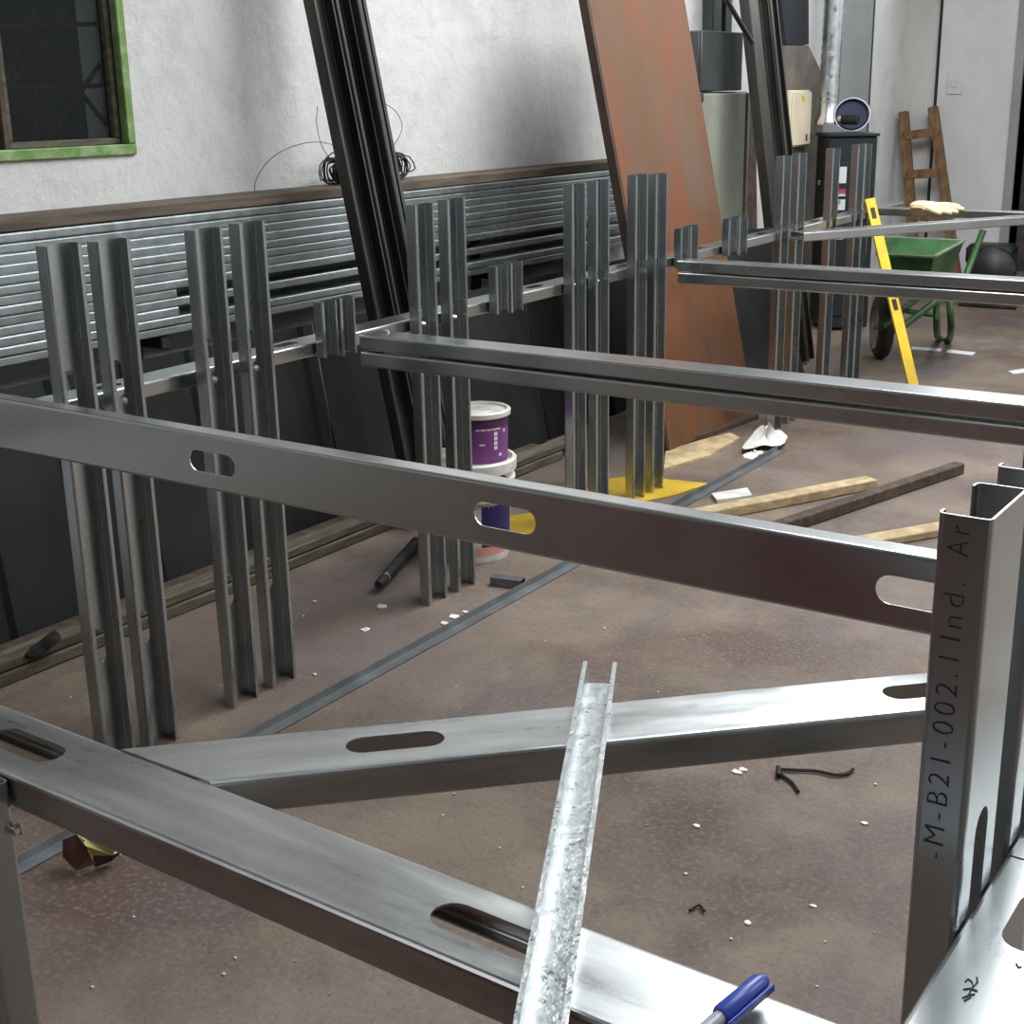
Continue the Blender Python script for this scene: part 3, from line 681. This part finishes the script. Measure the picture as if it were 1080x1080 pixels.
fc = aty(899, 119, yv+.1)*K
fan = thing('blue_blower', fc, 'blue round blower housing with motor on top of the stove', 'blower')
fdir = Vector((-ctr.x, -ctr.y, 2.6)).normalized()
MB().lathe([(.0001, .0), (.10, .0), (.108, .015), (.108, .03), (.096, .04), (.096, .018), (.0001, .01)], frame(fc-fdir*.06, fdir), 32).build('housing', BLUE, fan)
rp = frame(fc-fdir*.06, fdir)
MB().tube([rp @ Vector((.108*math.cos(t*math.pi/20), .108*math.sin(t*math.pi/20), .03)) for t in range(41)], .005, 6).build('rim', SHEET_PALE, fan)
mo = aty(893, 126, yv+.02)*K
MB().tube([mo-X_*.03, mo-X_*.028, mo+X_*.07, mo+X_*.075], [.02, .032, .032, .022], 14).build('motor', ENGINE, fan)
MB().tube([mo-X_*.055, mo-X_*.03], .02, 12).build('motor_cap', SCREW, fan)

# ------------------------------------------------------------------ end wall things
so = aty(1008, 88, YE/K)*K
sk = thing('wall_socket', so, 'faint pale socket plate on the end wall', 'socket')
MB().bbox((so.x-.055, YE-.03, so.z-.075), (so.x+.055, YE-.02, so.z+.075), None, .004).build('plate', SHEET_PALE, sk)
MB().lathe([(.03, 0), (.03, .004), (.02, .006), (.0001, .002)], frame(Vector((so.x, YE-.03, so.z)), -Y_), 16).build('outlet', CONCRETE, sk)
# wooden ladder leaning
yl = 6.80
lt = [aty(953, 118, yl+.09)*K, aty(984, 113, yl+.09)*K, aty(962, 236, yl)*K, aty(1001, 236, yl)*K]
def drop(p, q):  # extend the rail p -> q down to the floor
    d_ = q-p; return p+d_*((.01-p.z)/d_.z)
lad = thing('wooden_ladder', Vector(((lt[2].x+lt[3].x)/2, lt[2].y, 0)), 'short brown wooden ladder leaning against the end wall', 'ladder')
def bar(p, q, w_, d_, name, m_, parent, up=None):
    A = (q-p).normalized(); U = (X_-A*X_.dot(A)).normalized() if up is None else (up-A*up.dot(A)).normalized(); Vv = A.cross(U)
    M_ = Matrix((U, Vv, A)).transposed().to_4x4(); M_.translation = p
    return MB().bbox((-w_/2, -d_/2, 0), (w_/2, d_/2, (q-p).length), M_, .004).build(name, m_, parent)
b0, b1 = drop(lt[0], lt[2]), drop(lt[1], lt[3])
bar(b0, lt[0], .07, .05, 'side_rail', WOOD_BROWN, lad); bar(b1, lt[1], .07, .05, 'side_rail', WOOD_BROWN, lad)
for py, in ((143,), (184,), (228,), (275,)):
    t_ = (py-118)/(236-118.); p = lt[0]+(lt[2]-lt[0])*t_; q = lt[1]+(lt[3]-lt[1])*t_
    bar(p-Y_*.02, q-Y_*.02, .065, .03, 'rung', WOOD_BROWN, lad, Z_)
# glove on the far crossbar
gl = thing('work_glove', atz(985, 221, .612)*K, 'cream leather work glove lying on the far crossbar under the ladder', 'glove')
gp = lambda x, y, z: atz(x, y, z)*K
mb = MB(); c_ = gp(978, 219, .625)
def blob(mb, p, q, r0, r1, flat=.5, n=10):
    pts = smooth([p, p+(q-p)*.33+Z_*.006, p+(q-p)*.66+Z_*.004, q], 4); k = len(pts)
    v0 = len(mb.v); mb.tube(pts, [((r0+(r1-r0)*i/(k-1))*min(1, .55+min(i, k-1-i)*.3)) for i in range(k)], n)
    for i in range(v0, len(mb.v)):
        j = (i-v0)//n; mb.v[i].z = pts[j].z+(mb.v[i].z-pts[j].z)*flat
blob(mb, gp(962, 218, .628), gp(992, 220, .626), .05, .055, .5)
mb.build('palm', GLOVE, gl)
for i, (a, b_) in enumerate((((990, 219), (1017, 221)), ((990, 221), (1010, 224)), ((988, 217), (1013, 218)), ((986, 222), (1003, 225)), ((975, 221), (992, 225)))):
    m2 = MB(); blob(m2, gp(*a, .626), gp(*b_, .622), .02, .014, .8); m2.build('finger', GLOVE, gl)

# ------------------------------------------------------------------ wheelbarrow
wbx = thing('wheelbarrow', atz(985, 365)*K, 'green wheelbarrow standing near the end wall', 'wheelbarrow')
dW = 5.25
def atd(px, py, dist):
    d_ = ray(px, py); return (EYE+d_*(dist/math.hypot(d_.x, d_.y)))*K
rim = [atd(925, 268, 5.05), atd(985, 271, 4.95), atd(1017, 254, 5.5), atd(926, 250, 5.6)]
bot = [atd(940, 312, 5.1), atd(975, 314, 5.05), atd(998, 303, 5.42), atd(945, 300, 5.45)]
mb = MB()
ins = [r+(sum(rim, Vector())/4-r)*.04 for r in rim]; inb = [b_+(sum(bot, Vector())/4-b_)*.04+Z_*.012 for b_ in bot]
fs = []
for i in range(4):
    j = (i+1) % 4; fs += [(i, j, 4+j, 4+i), (8+i, 12+i, 12+j, 8+j), (i, 8+i, 8+j, j)]
fs += [(4, 5, 6, 7), (12, 15, 14, 13)]
mb.add(rim+bot+ins+inb, fs); mb.build('tray', GREEN, wbx, False)
for i in range(4):
    MB().tube([rim[i], rim[(i+1) % 4]], .009, 6).build('rim', mat('rim_edge', (110, 124, 100), .5) if i == 0 else bpy.data.materials['rim_edge'], wbx)
h0, h1, h2 = atd(1037, 243, 5.3), atd(1017, 295, 5.25), atd(945, 350, 5.0)
MB().tube([h0, h1, h2], .019, 8).build('handle', GREEN, wbx)
h0b, h1b, h2b = atd(1000, 262, 5.75), atd(985, 300, 5.6), atd(930, 345, 5.25)
MB().tube([h0b, h1b, h2b], .019, 8).build('handle', GREEN, wbx)
lg = atz(1000, 362)*K
MB().tube(smooth([atd(988, 315, 5.2), atd(988, 345, 5.22), atz(990, 360)*K+Z_*.02, atz(1000, 362)*K+Z_*.02, atd(1003, 345, 5.4), atd(1001, 310, 5.4)]), .02, 8).build('leg', GREEN, wbx)
MB().tube([atd(955, 328, 5.2), atd(990, 333, 5.3)], .014, 8).build('brace', GREEN, wbx)
wc = atz(928, 378)*K; wc.z = .19
wdir = Vector((.86, .5, 0)).normalized()
MW = frame(wc-wdir*.045, wdir)
tp = []
for i in range(13): t = math.pi*(-.5+i/12*1.0); tp.append((.14+.05*math.cos(t)+.0, .045+.045*math.sin(t)))
MB().lathe([(.13, 0)]+tp+[(.13, .09)], MW, 32, close=False).build('tyre', RUBBER, wbx)
whl = MB().lathe([(.02, -.01), (.02, .02), (.12, .03), (.135, .01), (.138, .0), (.138, .09), (.135, .08), (.12, .06), (.02, .07), (.02, .1)], MW, 32).build('wheel_rim', mat('pale_rim', (150, 150, 140), .5), wbx)
# engine near the door
eb = atd(1048, 300, 6.9); eb.z = 0
en = thing('engine_block', eb, 'black engine on the floor right of the wheelbarrow', 'engine')
ez = atd(1048, 283, 6.9).z
MB().bbox((eb.x-.12, eb.y-.08, .0), (eb.x+.14, eb.y+.12, ez-.1), None, .02).build('crankcase', ENGINE, en)
MB().lathe([(.0001, 0), (.10, 0), (.15, .02), (.16, .05), (.15, .09), (.10, .12), (.03, .13), (.03, .16), (.0001, .165)], frame(Vector((eb.x+.02, eb.y-.12, ez-.0)), Vector((.25, -1, .1))), 28).build('flywheel_cover', ENGINE, en)
MB().bbox((eb.x-.2, eb.y-.08, ez+.02), (eb.x+.12, eb.y+.14, ez+.17), None, .03).build('tank', ENGINE, en)
MB().tube([Vector((eb.x-.1, eb.y, ez-.12)), Vector((eb.x-.1, eb.y, ez+.05))], .1, 14).build('cylinder', ENGINE, en)
for q in (-.12, .13): MB().tube([Vector((eb.x-.2, eb.y+q, .015)), Vector((eb.x+.2, eb.y+q, .015))], .015, 8).build('skid', ENGINE, en)
# yellow spirit level leaning
b_l, t_l = atz(970, 436)*K, None
t_l = atd(917, 210, 4.72)
lvl = thing('spirit_level', b_l, 'long yellow spirit level leaning on the frame beside the farthest uprights', 'spirit level')
Al = (t_l-b_l).normalized(); Ul = (RT-Al*RT.dot(Al)).normalized(); Vl = Al.cross(Ul)
Ml = Matrix((Ul, Vl, Al)).transposed().to_4x4(); Ml.translation = b_l; Ll = (t_l-b_l).length
MB().sweep([(-.024, -.011), (.024, -.011), (.024, -.007), (.02, -.006), (.02, .006), (.024, .007), (.024, .011), (-.024, .011), (-.024, .007), (-.02, .006), (-.02, -.006), (-.024, -.007)], b_l, Al, Ul, Vl, Ll).build('body', YELLOW, lvl, False)
for k in (.5, .06, .93):
    MB().bbox((-.013, -.0125, Ll*k-.03), (.013, .0125, Ll*k+.03), Ml, .003).build('vial', ENGINE, lvl)
tt = lambda z: None
# ------------------------------------------------------------------ pails
pc = atz(500, 583)*K
big = thing('dirty_bucket', pc, 'dirty white bucket with a navy label under the purple pail', 'bucket')
rb, hb = .138, (1-0)*0+.345
prof = [(.0001, 0), (rb*.86, 0), (rb*.88, .01), (rb*.95, hb*.62), (rb*1.03, hb*.62), (rb*1.03, hb*.645), (rb*.965, hb*.65), (rb*.985, hb*.78), (rb*1.06, hb*.785), (rb*1.06, hb*.81), (rb*.99, hb*.82), (rb, hb*.9)]
MB().lathe(prof, Matrix.Translation(pc), 48).build('body', WHITE_PLASTIC, big)
MB().lathe([(rb*1.0, hb*.88), (rb*1.09, hb*.885), (rb*1.1, hb*.985), (rb*1.07, hb), (rb*1.0, hb), (rb*.97, hb*.94), (.0001, hb*.94)], Matrix.Translation(pc), 48, close=False).build('lid', WHITE_PLASTIC, big)
av = math.atan2(-pc.y, -pc.x)
MB().lathe([(rb*.905, hb*.16), (rb*.945, hb*.58)], Matrix.Translation(pc), 20, av+.22, av+1.35, False).build('label', NAVY, big)
MB().lathe([(rb*.895, hb*.08), (rb*.907, hb*.165)], Matrix.Translation(pc), 20, av+.05, av+1.15, False).build('label_stripe', PINK, big)
MB().tube([pc+Vector((math.cos(av+1.2+t*.02)*rb*1.06, math.sin(av+1.2+t*.02)*rb*1.06, hb*.75-.002*t)) for t in range(-30, 20, 5)], .004, 6).build('bail', WIRE, big)
pp2 = pc+Vector((.024, .012, hb*.9415))
sm = thing('purple_pail', pp2, 'small pail with a purple label and white lid on the dirty bucket', 'pail')
rs, hs = .099, .185
MB().lathe([(.0001, 0), (rs*.94, 0), (rs*.95, .008), (rs, hs*.9), (rs, hs*.93)], Matrix.Translation(pp2), 48).build('body', WHITE_PLASTIC, sm)
MB().lathe([(rs*.965, hs*.08), (rs*1.004, hs*.70)], Matrix.Translation(pp2), 48, close=False).build('label', PURPLE, sm)
lb = MB().lathe([(rs*1.004, hs*.70), (rs*1.014, hs*.88)], Matrix.Translation(pp2), 48, close=False).build('label_band', PURPLE_DARK, sm)
MB().lathe([(rs*1.0, hs*.88), (rs*1.09, hs*.9), (rs*1.1, hs*.98), (rs*1.06, hs), (rs*.98, hs), (rs*.95, hs*.95), (rs*.5, hs*.95), (rs*.46, hs*.97), (.0001, hs*.97)], Matrix.Translation(pp2), 48, close=False).build('lid', WHITE_PLASTIC, sm)
mb = MB()
def arc_mark(a0, a1, z0, z1): mb.lathe([(rs*.965+(rs*.039)*z0+.0016, hs*z0), (rs*.965+rs*.039*z1+.0016, hs*z1)], Matrix.Translation(pp2), 6, a0, a1, False)
for i in range(9):
    a = av-.1+i*.1; arc_mark(a, a+.075, .685+.01*(i % 2), .72)
for i in range(4): arc_mark(av+.52, av+.66, .33+.085*i, .395+.085*i)
arc_mark(av+.0, av+.2, .42, .45); arc_mark(av+.72, av+.84, .2, .25); arc_mark(av+.95, av+1.03, .62, .68)
mb.build('label_print', PRINT, sm, False)

# ------------------------------------------------------------------ things on the floor
def slab(name, P, th, m, label, cat, group=None, z=0.001, smooth_=False):
    q = [atz(*p, 0)*K for p in P]
    return tag(MB().plate([(v.x, v.y) for v in q], [], Vector((0, 0, z)), X_, Y_, Z_, th).build(name, m, None, smooth_), label, cat, group)
slab('yellow_sheet', [(520, 548), (566, 541), (640, 506), (668, 503), (748, 511), (712, 523), (640, 538), (565, 563), (520, 572)], .004, YELLOW_SHEET, 'yellow sheet lying on the floor under the fourth and fifth uprights', 'sheet')
g0, g1 = atz(824, 476)*K, atz(12, 922)*K
Ag = (g1-g0).normalized(); Ug = Vector((-Ag.y, Ag.x, 0))
mb = MB(); mb.sweep([(-.02, .001), (.02, .001), (.02, .004), (-.015, .004), (-.017, .022), (-.02, .022)], g0, Ag, Ug, Z_, (g1-g0).length)
tag(mb.build('steel_angle', FLAT_BAR), 'long thin grey steel angle lying across the floor beside the uprights', 'steel bar')
q0_, q1_ = atz(517, 618)*K, atz(549, 622)*K
A_ = (q1_-q0_).normalized(); U_ = Vector((-A_.y, A_.x, 0)); mb = MB(); Lq = (q1_-q0_).length; w_, h_, t_ = .04, .028, .002
M_ = Matrix((A_, U_, Z_)).transposed().to_4x4(); M_.translation = q0_+Z_*.001
mb.box((0, 0, 0), (Lq, w_, t_), M_); mb.box((0, 0, h_-t_), (Lq, w_, h_), M_); mb.box((0, 0, t_), (Lq, t_, h_-t_), M_); mb.box((0, w_-t_, t_), (Lq, w_, h_-t_), M_)
tag(mb.build('tube_offcut', FLAT_BAR, None, False), 'short square steel tube offcut on the floor by the third uprights', 'tube')
# black torch-like tool
k0, k1_ = atz(399, 617, .02)*K, atz(440, 571, .02)*K; dd = (k1_-k0).normalized()
tool = thing('grease_gun', k0, 'black cylindrical hand tool on the floor left of the third uprights', 'tool')
MB().tube([k0, k0+dd*.015, k0+dd*.06], [.013, .016, .016], 14).build('head', RUBBER, tool)
MB().tube([k0+dd*.06, k0+dd*.075], .018, 14).build('collar', SCREW, tool)
MB().tube([k0+dd*.075, k0+dd*.09, k1_-dd*.01, k1_], [.014, .018, .02, .015], 14).build('barrel', RUBBER, tool)
# boards on the floor
def pboard(P, h, m, label, group='loose boards on the floor', name='timber_board', z=0.001):
    q = [atz(*p, 0)*K for p in P]
    return tag(MB().plate([(v.x, v.y) for v in q], [], Vector((0, 0, z)), X_, Y_, Z_, h).build(name, m, None, False), label, 'board', group)
pboard([(700, 497), (748, 483), (780, 464), (770, 459), (735, 468), (702, 478)], .012, WOOD_PALE, 'broad thin pale board on the floor at the foot of the brown board')
pboard([(706, 474), (740, 464), (800, 442), (800, 437), (740, 456), (706, 466)], .02, WOOD_DARK, 'dark board on the floor right under the brown leaf')
board('timber_board', atz(722, 556)*K, atz(925, 516)*K, .07, .04, WOOD_PALE, 'long pale board on the floor with a pointed tip beside the dark board', 'board', 'loose boards on the floor')
board('timber_board', atz(800, 574)*K, atz(1017, 500)*K, .05, .045, WOOD_DARK, 'dark brown board with white paint smears on the floor', 'board', 'loose boards on the floor')
board('timber_board', atz(850, 592)*K, atz(1040, 558)*K, .075, .03, WOOD_PALE, 'pale board on the floor nearest the printed upright', 'board', 'loose boards on the floor')
board('timber_board', atz(765, 561)*K, atz(800, 555)*K, .03, .02, WOOD_GREY, 'short weathered board between the long pale board and the dark board', 'board', 'loose boards on the floor')
slab('wood_block', [(750, 524), (756, 531), (793, 526), (788, 518)], .014, CLOTH, 'small flat white block on the floor beside the long steel angle', 'block')
# cloth
def rag(name, c, rx, ry, h, m, label, cat, seed):
    rnd = random.Random(seed); mb = MB(); n, mR = 22, 7; vs = [c+Vector((0, 0, h))]; fs = []
    ph = [rnd.uniform(0, 6.28) for _ in range(6)]
    for j in range(1, mR+1):
        for i in range(n):
            t = 2*math.pi*i/n; w_ = 1+.22*math.sin(3*t+ph[0])+.15*math.sin(5*t+ph[1]); r_ = j/mR
            z = h*(1-r_**2)*(1+.5*math.sin(4*t+ph[2]+3*r_))*(.7+.5*math.sin(7*t+ph[3])) if j < mR else 0
            vs.append(c+Vector((rx*r_*w_*math.cos(t), ry*r_*w_*math.sin(t), max(z, 0)+.001)))
    for i in range(n): fs.append((0, 1+i, 1+(i+1) % n))
    for j in range(mR-1):
        for i in range(n): a = 1+j*n; fs.append((a+i, a+n+i, a+n+(i+1) % n, a+(i+1) % n))
    fs.append(tuple(1+(mR-1)*n+i for i in range(n-1, -1, -1)))
    mb.add(vs, fs); return tag(mb.build(name, m), label, cat)
rag('cloth_rag', atz(808, 470)*K+Z_*.024, .075, .16, .05, CLOTH, 'crumpled white rag on the floor at the far end of the steel angle', 'rag', 3)
rag('paper_scrap', atz(794, 480)*K, .03, .075, .012, CLOTH, 'thin white paper scrap just in front of the crumpled rag', 'paper', 5)
slab('paper_strip', [(960, 369), (992, 371), (993, 368), (962, 366)], .002, STICKER, 'left of two white paper strips on the floor by the wheelbarrow', 'paper', 'white strips on the floor')
slab('paper_strip', [(997, 372), (1026, 375), (1029, 372), (1000, 369)], .002, STICKER, 'right of two white paper strips on the floor by the wheelbarrow', 'paper', 'white strips on the floor')
slab('paper_strip', [(1063, 392), (1069, 395), (1092, 392), (1088, 388)], .003, STICKER, 'white paper strip on the floor right of the wheelbarrow leg', 'paper', 'white strips on the floor')
# torn cardboard sack at lower left
cbx = thing('torn_box', atz(98, 912)*K, 'torn brown cardboard box lying over the steel angle at lower left', 'box')
def fold(P, m, name, th=.003):
    q = [atz(x, y, z/K)*K for x, y, z in P]; n = (q[1]-q[0]).cross(q[2]-q[0]).normalized()*th; k = len(q)
    mb = MB(); mb.add(q+[p+n for p in q], [tuple(range(k-1, -1, -1)), tuple(range(k, 2*k))]+[(i, (i+1) % k, k+(i+1) % k, k+i) for i in range(k)]); return mb.build(name, m, cbx, False)
fold([(66, 886, .06), (80, 880, .075), (88, 886, .07), (95, 904, .03), (100, 911, .03), (80, 918, .004), (66, 904, .02)], CARD, 'inner_flap')
fold([(80, 879, .078), (86, 881, .075), (122, 897, .05), (118, 902, .035), (98, 903, .03), (90, 892, .06)], CARD_YELLOW, 'printed_side')
fold([(98, 904, .03), (118, 903, .03), (128, 899, .03), (118, 908, .006), (100, 915, .004)], CARD, 'end_flap')
# bent twig-like strip
mb = MB(); tw = lambda ps, z=.006: smooth([atz(x, y, z/K)*K for x, y in ps])
mb.tube(tw([(820, 811), (838, 812), (860, 813), (880, 817), (893, 816), (900, 811)]), .004, 6); mb.tube(tw([(820, 813), (828, 820), (836, 826), (842, 835)]), .004, 6); mb.tube(tw([(821, 809), (821, 818)], .01), .006, 6)
tag(mb.build('metal_strip', WIRE), 'bent dark metal strip on the floor behind the printed upright', 'metal strip')
mb = MB(); mb.tube(tw([(727, 960), (733, 956), (738, 955), (743, 961)]), .003, 5); tag(mb.build('metal_shaving', WIRE), 'small dark bent shaving on the floor left of the printed upright', 'shaving')
# chips scattered over the floor
mb = MB(); rnd = random.Random(11)
spots = [(402, 640, 5), (481, 651, 6), (470, 658, 5), (465, 676, 4), (387, 664, 3), (384, 665, 3), (458, 668, 2), (491, 646, 3), (123, 900, 3), (332, 635, 2), (332, 712, 2), (776, 815, 4), (783, 812, 3), (735, 872, 2), (912, 869, 2), (788, 974, 2), (858, 957, 2)]
for x, y, s in spots+[(rnd.uniform(60, 960), rnd.uniform(620, 1050), rnd.uniform(.4, 1.1)) for _ in range(60)]:
    c_ = atz(x, y)*K; r_ = s*.0042*rnd.uniform(.7, 1.2); a = rnd.uniform(0, 6.28); n_ = 5
    if c_.x < -2.0*K: continue
    vs = [c_+Vector((r_*math.cos(a+k*1.257)*rnd.uniform(.5, 1.3), r_*math.sin(a+k*1.257)*rnd.uniform(.4, 1.), .0006)) for k in range(n_)]
    mb.add(vs+[v+Z_*.003 for v in vs], [tuple(range(4, -1, -1)), tuple(range(5, 10))]+[(k, (k+1) % 5, 5+(k+1) % 5, 5+k) for k in range(5)])
tag(mb.build('floor_chips', CHIP, None, False), 'white chips and crumbs scattered over the concrete floor', 'debris', None, 'stuff')

# ------------------------------------------------------------------ light
W = bpy.data.worlds.new('world'); S.world = W; W.use_nodes = True
W.node_tree.nodes['Background'].inputs[0].default_value = (.85, .93, 1, 1); W.node_tree.nodes['Background'].inputs[1].default_value = 1.0
PWR = [48, 260, 60, 170]
for i, (a, b_, c_, d_) in enumerate(SKY):
    l = bpy.data.lights.new('skylight', 'AREA'); l.shape = 'RECTANGLE'; l.size = (b_-a)*.98; l.size_y = (d_-c_)*.98; l.energy = PWR[i]; l.color = (.93, .97, 1)
    o = bpy.data.objects.new('skylight', l); COL.objects.link(o); o.location = ((a+b_)/2, (c_+d_)/2, ZC+.05)
l = bpy.data.lights.new('clerestory', 'AREA'); l.shape = 'RECTANGLE'; l.size = 4.05*K*.98; l.size_y = .7*K*.98; l.energy = 95; l.color = (.9, .96, 1)
o = bpy.data.objects.new('clerestory', l); COL.objects.link(o); o.location = (-.125*K, YE+.05, 2.1*K); o.rotation_euler = (-math.pi/2, 0, 0)
S.view_settings.view_transform = 'Standard'; S.view_settings.look = 'None'; S.view_settings.gamma = 1; S.view_settings.use_curve_mapping = False
S.view_settings.exposure = 0.0
S.cycles.use_denoising = True; S.cycles.max_bounces = 8; S.cycles.sample_clamp_indirect = 8; S.cycles.caustics_reflective = False; S.cycles.caustics_refractive = False
